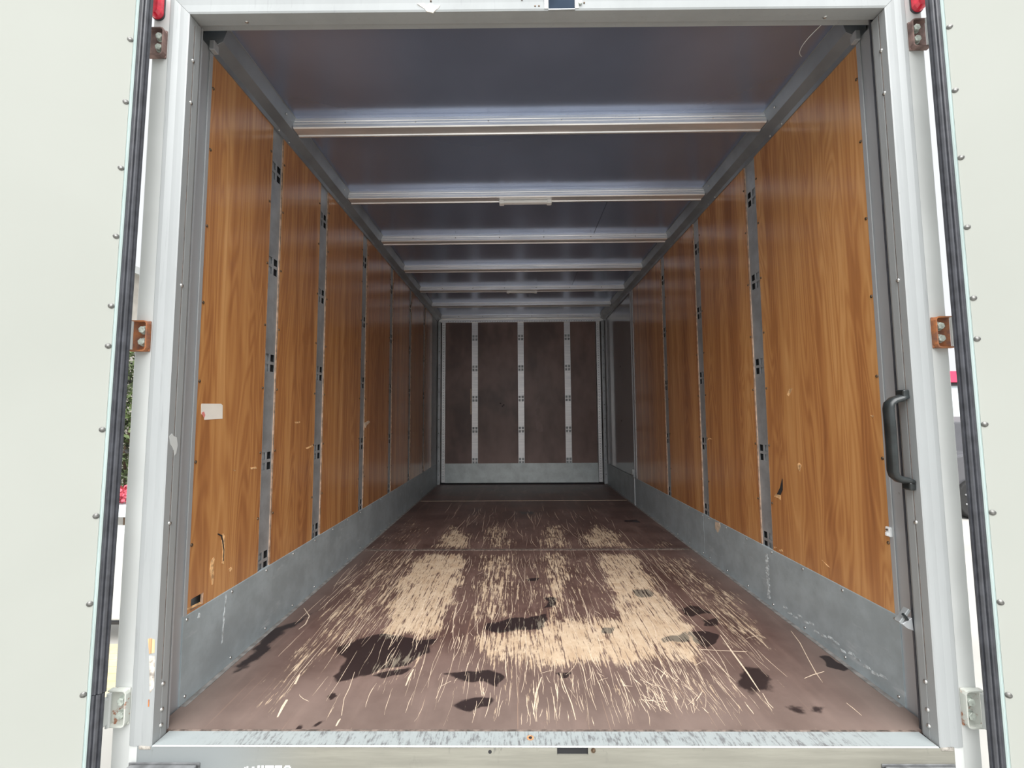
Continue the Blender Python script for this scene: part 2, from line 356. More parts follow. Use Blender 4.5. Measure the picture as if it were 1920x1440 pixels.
STAIN = [
    ([(-0.703,0.326),(-0.655,0.387),(-0.580,0.415),(-0.463,0.387),(-0.381,0.379),(-0.372,0.294),(-0.413,0.240),(-0.443,0.214),(-0.519,0.196),(-0.554,0.166),(-0.581,0.134),(-0.617,0.115),(-0.655,0.148),(-0.656,0.202),(-0.679,0.267)], 1., .015),
    ([(-0.527,0.166),(-0.471,0.184),(-0.438,0.196),(-0.450,0.160),(-0.497,0.143)], .9, .01),
    ([(-0.316,0.166),(-0.240,0.184),(-0.124,0.166),(-0.097,0.143),(-0.113,0.093),(-0.155,0.115),(-0.234,0.137)], .85, .012),
    ([(-0.241,0.014),(-0.207,0.042),(-0.146,0.042),(-0.164,0.009),(-0.216,-0.009)], .85, .012),
    ([(-0.203,0.509),(-0.084,0.545),(0.026,0.535),(0.011,0.447),(-0.146,0.439),(-0.200,0.464)], .72, .012),
    ([(-0.084,0.522),(0.063,0.593),(0.075,0.545),(0.022,0.464)], .80, .01),
    ([(0.596,0.433),(0.660,0.454),(0.703,0.412),(0.695,0.373),(0.636,0.328),(0.588,0.354)], .9, .01),
    ([(0.479,0.381),(0.588,0.429),(0.570,0.358),(0.489,0.351)], .7, .01),
    ([(0.661,0.642),(0.751,0.652),(0.761,0.591),(0.686,0.567),(0.651,0.591)], .85, .008),
    ([(0.677,0.520),(0.764,0.543),(0.732,0.488),(0.677,0.480)], .7, .008),
    ([(0.671,0.189),(0.743,0.192),(0.749,0.115),(0.713,0.063),(0.649,0.068),(0.625,0.110)], .62, .02),
    ([(0.996,0.259),(1.030,0.249),(1.036,0.186),(0.995,0.177),(0.973,0.195)], .88, .01),
    ([(0.500,0.826),(0.590,0.851),(0.581,0.777),(0.493,0.753)], .72, .008),
    ([(0.275,0.463),(0.331,0.476),(0.310,0.413),(0.270,0.413)], .72, .008),
    ([(-0.642,0.032),(-0.629,0.054),(-0.606,0.047),(-0.618,0.023)], .75, .006),
    ([(-0.670,-0.090),(-0.673,-0.062),(-0.653,-0.078),(-0.648,-0.094)], .6, .006),
    ([(-0.620,-0.084),(-0.617,-0.062),(-0.600,-0.066),(-0.603,-0.086)], .55, .006),
    ([(0.768,0.001),(0.826,0.001),(0.799,-0.026),(0.765,-0.022)], .5, .015),
    ([(0.701,-0.004),(0.750,0.001),(0.745,-0.041),(0.708,-0.041)], .45, .015),
    ([(-0.012,0.978),(0.038,0.992),(0.036,0.949),(-0.007,0.942)], .8, .006),
    ([(-0.036,2.533),(0.091,2.552),(0.078,2.449),(-0.023,2.451)], .8, .01),
    ([(0.788,2.230),(0.921,2.246),(0.888,2.159),(0.780,2.161)], .8, .01),
    ([(0.051,0.166),(0.098,0.166),(0.091,0.137),(0.057,0.137)], .75, .008),
    ([(-1.028,0.479),(-0.921,0.622),(-0.965,0.524),(-0.976,0.250),(-0.995,0.166),(-1.021,0.234)], .62, .02),
    ([(0.062,0.755),(0.112,0.767),(0.099,0.665),(0.055,0.644)], .65, .01),
]
WEAR.sort(key=lambda q: q[1])
def sheet(y0, y1, step, front=False):
    nx = int(2.09/step); ny = max(2, int((y1-y0)/step)); xs = np.linspace(-1.046, 1.046, nx); ys = np.linspace(y0, y1, ny)
    X, Y = np.meshgrid(xs, ys); P = np.stack([X.ravel(), Y.ravel()], 1)
    rng = np.random.RandomState(3)
    Z = np.zeros(len(P))
    vs = np.concatenate([P, Z[:, None]], 1)
    i = np.arange(nx*(ny-1)).reshape(ny-1, nx)[:, :-1].ravel()
    fs = np.stack([i, i+1, i+nx+1, i+nx], 1)
    vl = [tuple(v) for v in vs]; fl = [tuple(int(a) for a in f) for f in fs]
    # skirt so the sheet has thickness
    b = len(vl)
    vl += [(-1.046, y0, -.018), (1.046, y0, -.018), (1.046, y1, -.018), (-1.046, y1, -.018)]
    row0 = list(range(nx)); rowN = list(range(nx*(ny-1), nx*ny))
    fl += [tuple([b+1, b]+row0), tuple([b+3, b+2]+rowN[::-1]), (b, b+1, b+2, b+3)]
    me = bpy.data.meshes.new('floor_sheet'); me.from_pydata(vl, [], fl); me.materials.append(MAT['floor'])
    # wobble the outlines a little so that stains have lobed edges
    Q = P.copy()
    for k, (fr, am) in enumerate(((23, .012), (57, .006), (110, .003))):
        Q[:, 0] += am*np.sin(fr*P[:, 1]+k*1.7+np.sin(fr*.6*P[:, 0])*1.5); Q[:, 1] += am*.7*np.sin(fr*P[:, 0]+k*2.3+np.sin(fr*.5*P[:, 1])*1.3)
    wear = np.full(len(P), .06)
    for poly, den, soft in WEAR:
        d = polydist(Q*np.array([1., .55]), np.array(poly)*np.array([1., .55])); a = np.clip(.5-d/(soft*2.2), 0, 1); a = a*a*(3-2*a); wear = wear*(1-a)+np.maximum(den, wear)*a
    stain = np.zeros(len(P))
    for poly, den, soft in STAIN:
        d = polydist(Q, poly); a = np.clip(.6-d/(soft*2.6), 0, 1); stain = np.maximum(stain, a*(.45+.55*den))
    if y0 > 1.4:
        near = np.exp(-(P[:, 1]-y0)/.02); wear = np.maximum(wear, near*.85*(np.abs(P[:, 0]) < .85)*(y0 < 2))
        wear *= np.clip(1.25-(P[:, 1]-1.45)/2.2, .2, 1)
    dust = np.clip(1.1-(P[:, 1]+.09)/.45, 0, 1)*.75+np.clip((np.abs(P[:, 0])-.90)/.12, 0, 1)*.5*(P[:, 1] < 1.5)
    for nm, ar in (('wear', wear), ('stain', stain), ('dust', np.clip(dust, 0, 1))):
        at = me.attributes.new(nm, 'FLOAT', 'POINT'); at.data.foreach_set('value', np.concatenate([ar, [0.]*4]).astype(np.float32))
    o = bpy.data.objects.new('floor_sheet', me); C.objects.link(o); o.parent = floor
    return o
sheet(-.088, 1.455, .008); sheet(1.468, 3.030, .013); sheet(3.036, 4.09, .05)
m = MB()
for i in range(160):                                             # gouged, dirt-packed butt joint between the first two sheets
    x = -1.02+i*2.04/160; h = .0035+.002*rnd.random(); m.box(x, x+.0129, 1.4535-.004*rnd.random(), 1.470+.005*rnd.random(), -.015, h)
m.build('joint_strip', MAT['seam'], floor)
MB().box(-1.02, 1.02, 3.029, 3.037, -.01, .0012).build('joint_strip', MAT['chipw'], floor)
for s in (-1, 1):
    a, b = sorted((s*1.047, s*1.030)); MB().box(a, b, 0, L, -.004, .0016).build('sealant_bead', simple('grey_sealant', (.24, .23, .22), .8, 0, .2, 30), floor)
# long individual gouges showing pale veneer
m = MB()
def strip(pts, wd, z=.0007, force=False):
    mid = np.array([[pts[len(pts)//2][0], pts[len(pts)//2][1]]])
    if not force and any(polydist(mid, q[0])[0] < .012 for q in STAIN) and rnd.random() < .8: return
    pts = [Vector((p[0], p[1], 0)) for p in pts]; n = len(pts); vs = []
    for i, p in enumerate(pts):
        t = (pts[min(i+1, n-1)]-pts[max(i-1, 0)]).normalized(); q = Vector((-t.y, t.x, 0)); ww = wd*(.25+.75*math.sin(PI*(i+.5)/n))*(.7+.6*rnd.random())
        vs += [p+q*ww/2+Vector((0, 0, .0002)), p-q*ww/2+Vector((0, 0, .0002)), p+Vector((0, 0, z))]
    fs = []
    for i in range(n-1):
        a = 3*i; fs += [(a, a+2, a+5, a+3), (a+2, a+1, a+4, a+5)]
    m.add(vs, fs)
def scr(n, x0, x1, y0, y1, l0, l1, ang, w0, w1):
    for _ in range(n):
        x = rnd.uniform(x0, x1); y = rnd.uniform(y0, y1); l = rnd.uniform(l0, l1); a = rnd.gauss(0, ang); k = rnd.gauss(0, .25)
        pts = []; cx, cy = x, y; N = 7
        for i in range(N):
            if not (abs(cx) < 1.03 and -.086 < cy < 3.02): break
            pts.append((cx+rnd.gauss(0, .0006), cy)); aa = a+k*(i/N-.5); cx += math.sin(aa)*l/N; cy += math.cos(aa)*l/N
        if len(pts) > 2: strip(pts, rnd.uniform(w0, w1))
scr(420, -.72, .68, -.08, 1.3, .03, .18, .06, .0006, .0020)
scr(170, -.85, .85, .0, 1.35, .10, .50, .05, .0008, .0022)
scr(90, -.80, .80, -.05, 1.3, .02, .07, .7, .0006, .0016)
scr(70, -.2, .5, -.08, .16, .04, .14, .12, .0008, .0028)
scr(110, -.75, .75, 1.5, 2.6, .08, .5, .06, .001, .0028)
scr(90, .35, .78, .1, 1.25, .10, .40, .035, .0008, .0024)
scr(110, -.98, -.5, .25, 1.4, .10, .40, .04, .0008, .0024)
scr(120, -.35, .62, -.06, .55, .05, .25, .05, .0008, .0028)
scr(50, .30, .48, -.03, .16, .03, .10, .5, .0008, .0028)
scr(90, -.62, -.40, .10, .75, .05, .3, .06, .001, .003)
for pts, wd in (([(1.001,0.440),(0.979,0.354),(0.939,0.249),(0.909,0.166),(0.895,0.115)], .003), ([(0.852,0.137),(0.894,0.157),(0.941,0.174)], .003),
                ([(0.714,0.412),(0.699,0.282),(0.688,0.171),(0.674,0.070)], .005), ([(0.678,0.063),(0.669,0.019),(0.671,-0.004)], .003), ([(0.896,0.019),(0.898,-0.004),(0.898,-0.034)], .0025),
                ([(0.589,0.310),(0.661,0.300),(0.752,0.293)], .003),
                ([(-0.737,-0.043),(-0.746,0.001),(-0.750,0.032)], .009), ([(-0.765,0.106),(-0.775,0.157)], .009), ([(-0.559,-0.036),(-0.581,0.037),(-0.585,0.088),(-0.600,0.172)], .0025),
                ([(-0.557,-0.078),(-0.558,-0.058),(-0.557,-0.049)], .006), ([(-1.004,0.648),(-0.943,0.572),(-0.925,0.501),(-0.931,0.457)], .004), ([(-0.412,0.098),(-0.412,0.148),(-0.409,0.187)], .006),
                ([(-0.018,-0.031),(-0.006,0.062),(0.015,0.143)], .004), ([(0.099,-0.052),(0.096,0.014),(0.086,0.088),(0.077,0.166)], .004), ([(-0.688,0.280),(-0.682,0.337),(-0.693,0.391)], .003)):
    strip(pts, wd, force=True)
m.build('scratches', MAT['chipw'], floor, kind='stuff')

# ---------------------------------------------------------------- side walls: panels, tie rails, kick plates
KICK = .253; PT = 2.042
tracks = {-1: [(.367, .445), (.800, .886), (1.408, 1.492), (2.020, 2.102), (2.628, 2.712), (3.238, 3.322)],
          1: [(.618, .705), (1.237, 1.316), (1.850, 1.925)]}
panels = {-1: [(.014, .366), (.446, .799), (.887, 1.407), (1.493, 2.019), (2.103, 2.627), (2.713, 3.237), (3.323, 3.70)],
          1: [(.014, .617), (.706, 1.236), (1.317, 1.849), (1.926, 2.720)]}
HZ = (.281, .668, 1.060, 1.458, 1.858)
def x_at(s, d): return s*(RW+d)                                 # d > 0 goes outwards, into the wall
screw_me = MB().dome((0, 0, 0), (1, 0, 0), .0052, .0035, 8).mesh('screw', MAT['dkscrew'], True)
zscrew_me = MB().dome((0, 0, 0), (1, 0, 0), .0048, .003, 8).mesh('screw', MAT['screw'], True)
def screws(name, pts, parent, me, s, as_parts):
    flip = Matrix.Rotation(PI if s > 0 else 0, 4, 'Z')
    if as_parts:
        for p in pts: place(name, me, parent, Matrix.Translation(p)@flip)
    else:
        m = MB()
        for p in pts:
            mw = Matrix.Translation(p)@flip
            m.add([mw@v.co for v in me.vertices], [tuple(f.vertices) for f in me.polygons])
        m.build(name, me.materials[0], parent, smooth=True, kind='stuff')
def rail_mesh(s, w0, zs, z0, z1, step=.0):
    """perforated strip, local Y 0..w0, at X = wall + 6 mm, holes two by two around every zs"""
    m = MB(); c = w0/2; hw = .026; gap = .006
    ys = [0, c-gap-hw, c-gap, c+gap, c+gap+hw, w0]
    z_ = [z0]
    holes = []
    for z in zs:
        for a, b in ((z-.035, z-.006), (z+.006, z+.035)):
            a2, b2 = max(a, z0+.002), min(b, z1)
            if b2-a2 > .004: z_ += [a2, b2]; holes.append((a2, b2))
    z_.append(z1)
    xf = s*(RW+.005); xb = s*(RW+.0065)
    for i in range(len(z_)-1):
        ishole = (z_[i], z_[i+1]) in holes
        for j in range(5):
            if ishole and j in (1, 3): 
                a, b, e, f = ys[j], ys[j+1], z_[i], z_[i+1]
                m.add([(xf, a, e), (xf, b, e), (xf, b, f), (xf, a, f), (xb, a, e), (xb, b, e), (xb, b, f), (xb, a, f)], [(0, 1, 5, 4), (1, 2, 6, 5), (2, 3, 7, 6), (3, 0, 4, 7)])
                continue
            m.add([(xf, ys[j], z_[i]), (xf, ys[j+1], z_[i]), (xf, ys[j+1], z_[i+1]), (xf, ys[j], z_[i+1])], [(0, 1, 2, 3)])
    return m
def channel_mesh(s, w0, z0, z1):
    a = s*(RW+.007); b = s*(RW+.032); m = MB(); y0, y1 = .004, w0-.004
    vs = [(a, y0, z0), (b, y0, z0), (b, y1, z0), (a, y1, z0), (a, y0, z1), (b, y0, z1), (b, y1, z1), (a, y1, z1)]
    m.add(vs, [(0, 1, 5, 4), (1, 2, 6, 5), (2, 3, 7, 6), (0, 3, 2, 1), (4, 5, 6, 7)])
    f = s*(RW+.011); return m.add([(f, .004, z0), (f, w0/2, z0), (f, w0/2, z1), (f, .004, z1)], [(0, 1, 2, 3)], 1)
for s in (-1, 1):
    W = walls[s]
    # studs / backing behind the lining
    a, b = sorted((x_at(s, .034), x_at(s, .0345)))
    for k, (y0, y1) in enumerate(panels[s]):
        if s < 0 and k == 0:
            # front left panel has a rough rectangular cut-out near its foot
            yh0, yh1, zh0, zh1 = .028, .080, .258, .292
            m = MB(); ys = [y0, yh0, yh1, y1]; zs = [KICK-.01, zh0, zh1, PT]
            for i in range(3):
                for j in range(3):
                    if i == 1 and j == 1: continue
                    m.add([(-RW, ys[i], zs[j]), (-RW, ys[i+1], zs[j]), (-RW, ys[i+1], zs[j+1]), (-RW, ys[i], zs[j+1])], [(0, 1, 2, 3)])
            for (p, q) in (((yh0, zh0), (yh1, zh0)), ((yh1, zh0), (yh1, zh1)), ((yh1, zh1), (yh0, zh1)), ((yh0, zh1), (yh0, zh0)),
                           ((y0, zs[0]), (y1, zs[0])), ((y1, zs[0]), (y1, PT)), ((y1, PT), (y0, PT)), ((y0, PT), (y0, zs[0]))):
                m.add([(-RW, *p), (-RW, *q), (-RW-.009, *q), (-RW-.009, *p)], [(0, 1, 2, 3)], 1)
            pn = m.build('panel', [MAT['wood'], MAT['edge']], W, label='teak laminate panel with a square cut-out near its foot')
        else:
            m = MB(); xa, xb = x_at(s, 0), x_at(s, .009); z0 = KICK-.01
            vs = [(xa, y0, z0), (xa, y1, z0), (xa, y1, PT), (xa, y0, PT), (xb, y0, z0), (xb, y1, z0), (xb, y1, PT), (xb, y0, PT)]
            m.add(vs, [(0, 1, 2, 3)]); m.add(vs, [(0, 1, 5, 4), (1, 2, 6, 5), (2, 3, 7, 6), (3, 0, 4, 7)], 1)
            # thin raised raw edge beads where the laminate is chipped
            pn = m.build('panel', [MAT['wood'], MAT['edge']], W)
        m = MB()
        for ye, dd in ((y0, 1), (y1, -1)):
            if ye < .1: continue
            n = 26
            for i in range(n):
                za = KICK+i*(PT-KICK)/n; zb = KICK+(i+1)*(PT-KICK)/n; wv = .0010+.0014*rnd.random()
                m.add([(x_at(s, -.0006), ye, za), (x_at(s, -.0006), ye+dd*wv, za+.004), (x_at(s, -.0006), ye+dd*wv*(.6+.5*rnd.random()), zb-.003), (x_at(s, -.0006), ye, zb),
                       (x_at(s, .002), ye, za), (x_at(s, .002), ye, zb)], [(0, 1, 2, 3), (0, 3, 5, 4)])
        if m.v: m.build('chipped_edge', MAT['edge'], pn)
        pts = []
        for ye in (y0+.006 if y0 < .1 else y0+.010, y1-.010):
            for z in (.455, .705, .955, 1.205, 1.455, 1.71, 1.92): pts.append((x_at(s, -.0002), ye, z))
        screws('screw', pts, pn, screw_me, s, False)
    for k, (y0, y1) in enumerate(tracks[s]):
        r = rail_mesh(s, y1-y0, HZ, KICK-.006, PT); r = place('tie_rail', r.mesh('tie_rail', MAT['rail']), W, loc=(0, y0, 0))
        place('rail_channel', channel_mesh(s, y1-y0, KICK-.006, PT).mesh('rail_channel', [MAT['dark'], MAT['rail']]), r)  # channel coloured near black: shade inside the holes painted in
    # kick plate (two lengths) with folded top edge
    for (ya, yb) in (((-.002, 1.312), (1.315, L-.03)) if s > 0 else ((-.002, 2.55), (2.553, L-.03))):
        m = MB(); pr = [(s*(RW+.006), .0), (s*(RW-.0025), .0), (s*(RW-.0025), KICK-.002), (s*(RW-.001), KICK), (s*(RW+.006), KICK)]
        m.prism(pr, 1, ya, yb); kp = m.build('kick_plate', MAT['kick'], W, bevel=.0006)
        pts = [(s*(RW-.0025), y, .240) for y in np.arange(ya+.014, yb, .205)]+[(s*(RW-.0025), y+.04, .018) for y in np.arange(ya-.02+.0, yb-.05, .205)]
        screws('screw', [tuple(p) for p in pts], kp, zscrew_me, s, False)
    # chalky scrapes on the kick plate
    # front liner between panel and door frame
    m = MB(); m.prism([(s*1.052, -.090), (s*1.052, -.001), (s*1.0485, -.001), (s*1.0485, .013), (s*1.075, .013), (s*1.075, -.090)], 2, -.01, 2.045)
    m.build('end_flange', MAT['alu_in'], W, bevel=.0008)
    m = MB(); m.prism([(s*1.049, -.0035), (s*1.0475, -.002), (s*1.049, -.0005)], 2, KICK, 2.03); m.build('flange_bead', MAT['alu'], W)
    # cant rail between wall and ceiling
    pr = [(s*1.075, 2.030), (s*1.0460, 2.030), (s*1.0435, 2.048), (s*1.010, 2.066), (s*.9945, 2.1115), (s*.985, 2.1125), (s*1.075, 2.113)]
    m = MB(); m.prism(pr, 1, 0.0, L); cr = m.build('cant_rail', MAT['cant'], W, bevel=.001)
    pts = []
    for k in range(7):
        y = .43+.6*k
        pts += [(s*1.0450, y-.03, 2.039), (s*1.0450, y+.05, 2.039), (s*1.000, y-.06, 2.089)]
    screws('screw', pts, cr, zscrew_me, s, False)
    # bright lip of the rail end and joint plate
    m = MB(); a, b = sorted((s*1.046, s*1.030)); m.box(a, b, -.012, .012, 2.03, 2.062); m.build('rail_end_plate', MAT['alu_in'], W, bevel=.002)

# left: end of lining, plain aluminium strip next to the bulkhead
MB().box(-1.062, -1.051, 3.702, 4.06, KICK-.01, PT).build('end_strip', MAT['galv'], walls[-1], bevel=.001)
# torn laminate, holes and scuffs on the panels
for poly in ([(0.107,0.379),(0.119,0.387),(0.124,0.380),(0.118,0.362),(0.124,0.334),(0.122,0.302),(0.117,0.300),(0.110,0.331),(0.104,0.350)],
             [(0.196,0.322),(0.209,0.326),(0.215,0.317),(0.204,0.311)],
             [(0.160,0.452),(0.169,0.441),(0.172,0.387),(0.170,0.348),(0.161,0.354),(0.162,0.391),(0.154,0.428)],
             [(0.293,0.655),(0.332,0.654),(0.336,0.646),(0.300,0.648)], [(0.199,0.659),(0.211,0.657),(0.211,0.653),(0.203,0.654)],
             [(0.606,0.820),(0.653,0.821),(0.654,0.814),(0.616,0.812)], [(0.715,0.696),(0.784,0.706),(0.795,0.700),(0.726,0.690)],
             [(0.004,0.269),(0.016,0.272),(0.069,0.268),(0.074,0.261),(0.025,0.265)]):
    wallchip(poly, -RW, 1, 'torn_patch', walls[-1], MAT['chip'])
wallchip([(1.490,0.800),(1.560,0.813),(1.592,0.806),(1.531,0.785),(1.502,0.769)], -RW, 1, 'torn_patch', walls[-1], MAT['chipw'], .004)
wallchip([(0.155,0.448),(0.162,0.426),(0.169,0.397),(0.169,0.359),(0.166,0.360),(0.165,0.398),(0.157,0.425),(0.150,0.445),(0.132,0.457),(0.134,0.459)], -RW+.0010, 1, 'split', walls[-1], MAT['dark'], .0006, label='dark vertical split in the laminate')
for poly in ([(0.589,0.486),(0.577,0.500),(0.546,0.505),(0.545,0.479),(0.559,0.485)], [(0.421,0.644),(0.414,0.649),(0.398,0.642),(0.410,0.616),(0.419,0.623)],
             [(0.464,0.920),(0.449,0.941),(0.428,0.944),(0.440,0.927),(0.455,0.913)], [(0.055,0.836),(0.041,0.835),(0.045,0.828)],
             [(0.574,0.267),(0.555,0.275),(0.548,0.268),(0.567,0.262)], [(0.612,0.269),(0.589,0.273),(0.593,0.268),(0.609,0.263)],
             [(0.314,0.309),(0.285,0.300),(0.275,0.296),(0.286,0.296)], [(1.235,0.695),(1.192,0.707),(1.159,0.700),(1.200,0.700),(1.222,0.690)]):
    wallchip(poly, RW, -1, 'torn_patch', walls[1], MAT['chip'])
wallchip([(0.569,0.499),(0.544,0.532),(0.526,0.572),(0.523,0.569),(0.526,0.526),(0.543,0.501)], RW-.001, -1, 'split', walls[1], MAT['dark'], .0006, label='dark splintered puncture in the laminate')
wallchip([(1.160,0.243),(1.109,0.250),(1.099,0.230),(1.133,0.189),(1.164,0.207)], RW-.0025, -1, 'torn_patch', walls[1], MAT['chipw'])
def scuff(polys, wall, s):
    for poly in polys: wallchip(poly, s*(RW-.0026), -s, 'scuff_mark', wall, simple('pale_scuff', (.62, .68, .70), .7, 0, .25, 60), .0004)
# right kick plate: vertical scrape below the first rail and a long rub near the floor
def ragged(cy, z0, z1, wd, n=12, lean=0.):
    a = []; b = []
    for i in range(n+1):
        z = z0+(z1-z0)*i/n; y = cy+lean*i/n; a.append((y+wd*(.2+.8*rnd.random()), z)); b.append((y-wd*(.2+.8*rnd.random()), z))
    return a+b[::-1]
scuff([ragged(.665, .03+.014*i, .03+.014*i+.011, .016, 3) for i in range(14)], walls[1], 1)
scuff([[(y, z), (y+.03, z-.004-.004*rnd.random()), (y+.026, z+.004), (y+.004, z+.006)] for y, z in [(.05+.032*i+rnd.random()*.01, .030+.022*rnd.random()) for i in range(16)]], walls[1], 1)
scuff([ragged(.175, .09, .245, .006, 12, .01), [(.055, .225), (.065, .222), (.068, .235), (.060, .238)]], walls[-1], -1)

# paper sticker
t = MB(); poly = [(0.032,0.880),(0.034,0.885),(0.122,0.887),(0.131,0.882),(0.133,0.837),(0.049,0.834),(0.046,0.846),(0.034,0.853)]
t.loft([(-RW+.0001, *p) for p in poly], [(-RW+.0009, *p) for p in poly])
o = t.build('paper_sticker', MAT['paper']); o['label'] = 'blank white paper sticker with a torn corner on the front left wood panel'; o['category'] = 'sticker'
wallchip([(0.034,0.856),(0.045,0.860),(0.051,0.849),(0.047,0.839),(0.039,0.849)], -RW+.0009, 1, 'red_corner', o, simple('faded_red_print', (.75, .25, .22), .6), .0003, label='torn corner with faded red print')
# white plastic clip on the right flange
t = empty('plastic_clip', (1.047, .006, .49), 'small broken white plastic clip on the edge of the front right panel', 'clip')
MB().box(-.006, .002, -.004, .012, -.014, .014).build('clip_body', MAT['lamp'], t, bevel=.002)
MB().box(-.011, -.004, .000, .008, -.012, -.002).build('clip_tooth', MAT['lamp'], t, bevel=.0015)
MB().cyl((-.006, .004, .006), (-1, 0, 0), .003, .003, 8).build('screw', MAT['dkscrew'], t)

# ---------------------------------------------------------------- side door at the far right
m = MB(); m.box(1.058, 1.0625, 2.80, 3.94, .255, 2.035); d3 = struct(m.build('door_3', MAT['grey']), 'glossy grey side door at the far end of the right wall')
MB().box(1.056, 1.062, 2.825, 3.915, .262, 2.03).build('door_sheet', MAT['grey'], d3, bevel=.001)
for y0, y1, x0 in ((2.722, 2.742, 1.042), (2.752, 2.775, 1.046), (2.779, 2.800, 1.040), (3.940, 3.962, 1.044), (3.975, 4.0, 1.046)):
    MB().box(x0, 1.075, y0, y1, KICK+.002, 2.03).build('door_post', MAT['alu_in'], d3, bevel=.002)
MB().box(1.063, 1.083, 2.715, 4.06, KICK, 2.03).build('door_recess', MAT['dark'], walls[1])
m = MB(); m.cyl((1.040, 2.79, .0), (0, 0, 1), .006, .26, 8); m.build('drop_bolt', MAT['alu_in'], d3)
m = MB(); m.box(1.022, 1.042, 2.755, 2.80, .262, .30); m.box(1.014, 1.040, 2.765, 2.785, .285, .335); m.cyl((1.03, 2.80, .285), (0, 1, 0), .012, .03, 10); m.build('latch', MAT['galv'], d3, bevel=.002)
for z in (.78, 1.36): MB().dome((1.056, 3.30, z), (-1, 0, 0), .009, .004).build('plug', MAT['dark'], d3)

# ---------------------------------------------------------------- ceiling beams and lights
for k in range(7):
    y = .430+.6*k
    m = MB(); pr = [(y, 2.113), (y, 2.100), (y+.0015, 2.0975), (y, 2.095), (y, 2.088), (y+.0015, 2.0865), (y, 2.085), (y, 2.073), (y+.004, 2.069), (y+.047, 2.069), (y+.050, 2.065), (y+.058, 2.065), (y+.060, 2.070), (y+.060, 2.113)]
    m.prism(pr, 0, -1.004, 1.004)
    b = m.build('roof_beam', MAT['beam'], ceil)
    pts = [-.78, -.48, -.17, .14, .47, .78]
    if k % 2 == 0 or k == 6:
        q = MB()
        for x in pts: q.dome((x, y, 2.0905), (0, -1, 0), .0038, .002, 6)
        q.build('rivet', MAT['dkscrew'] if k else MAT['screw'], b, kind='stuff')
    else:
        q = MB()
        for x in (-.6, -.2, .27, .36, .62): q.dome((x, y+.054, 2.065), (0, 0, -1), .004, .003, 6)
        q.build('rivet', MAT['screw'], b, kind='stuff')
for i, (yy, zz, lab) in enumerate(((1.075, 2.069, 'white strip light under the second ceiling beam, nearer the doors'), (2.875, 2.069, 'white strip light under the fifth ceiling beam, deep in the box'))):
    t = empty('strip_light', (0.0, yy, zz), lab, 'light', 'strip lights on the ceiling beams')
    MB().box(-.125, .125, -.014, .014, -.018, -.001).build('diffuser', MAT['lamp'], t, bevel=.005)
    for x in (-1, 1):
        a, b = sorted((x*.122, x*.150)); MB().box(a, b, -.017, .017, -.022, -.0005).build('end_cap', MAT['lamp'], t, bevel=.004)
# seams in the ceiling sheet
for y in (1.60, 2.80): MB().box(.490, .492, y-.55, y+.05, 2.1112, 2.1125).build('sheet_joint', MAT['dark'], ceil)
wp_ = []
for i in range(25):
    u = i/24; a = (1-u)**2; b = 2*u*(1-u); c_ = u*u
    wp_.append((a*.935+b*.865+c_*.955, a*-.02+b*.045+c_*.13, a*2.088+b*2.045+c_*2.098))
o = MB().tube(wp_, .0011, 6).build('loose_wire', MAT['lamp'])
o['label'] = 'thin pale wire hanging in a loop below the ceiling at the top right corner'; o['category'] = 'wire'

# ---------------------------------------------------------------- bulkhead
yb = 4.095
bp_ = [(-.950, -.621), (-.544, -.041), (.038, .547), (.626, .940)]
for (a, b) in bp_:
    m = MB(); m.box(a, b, yb-.006, yb+.003, .250, 2.022); m.build('panel', MAT['brown'], wback, bevel=.0008)
for x0 in (-.620, -.040, .548):
    m = MB(); w0 = .076; c = w0/2; hw = .026; gap = .006; z0, z1 = .250, 2.022
    ys = [0, c-gap-hw, c-gap, c+gap, c+gap+hw, w0]; z_ = [z0]; holes = []
    for z in (.284, .667, 1.055, 1.440, 1.828):
        for a, b in ((z-.035, z-.006), (z+.006, z+.035)):
            a2 = max(a, z0+.002); z_ += [a2, b]; holes.append((a2, b))
    z_.append(z1)
    for i in range(len(z_)-1):
        for j in range(5):
            if (z_[i], z_[i+1]) in holes and j in (1, 3): continue
            m.add([(ys[j], 0, z_[i]), (ys[j+1], 0, z_[i]), (ys[j+1], 0, z_[i+1]), (ys[j], 0, z_[i+1])], [(0, 1, 2, 3)])
    r = place('tie_rail', m.mesh('tie_rail', MAT['beam']), wback, loc=(x0, yb-.002, 0))
    m = MB(); m.add([(0, .0, z0), (0, .030, z0), (w0, .030, z0), (w0, 0, z0), (0, 0, z1), (0, .030, z1), (w0, .030, z1), (w0, 0, z1)], [(0, 1, 5, 4), (1, 2, 6, 5), (2, 3, 7, 6)])
    place('rail_channel', m.mesh('rail_channel', MAT['galv']), r)
MB().box(-.955, .948, yb-.010, yb, .015, .254).build('kick_plate', galv('bulkhead_kick_plate', (.60, .66, .66), .42, .45, .12, .2), wback, bevel=.0015)
MB().box(-1.04, 1.06, yb-.03, yb+.03, -.01, .014).build('floor_gap', MAT['dark'], wback)
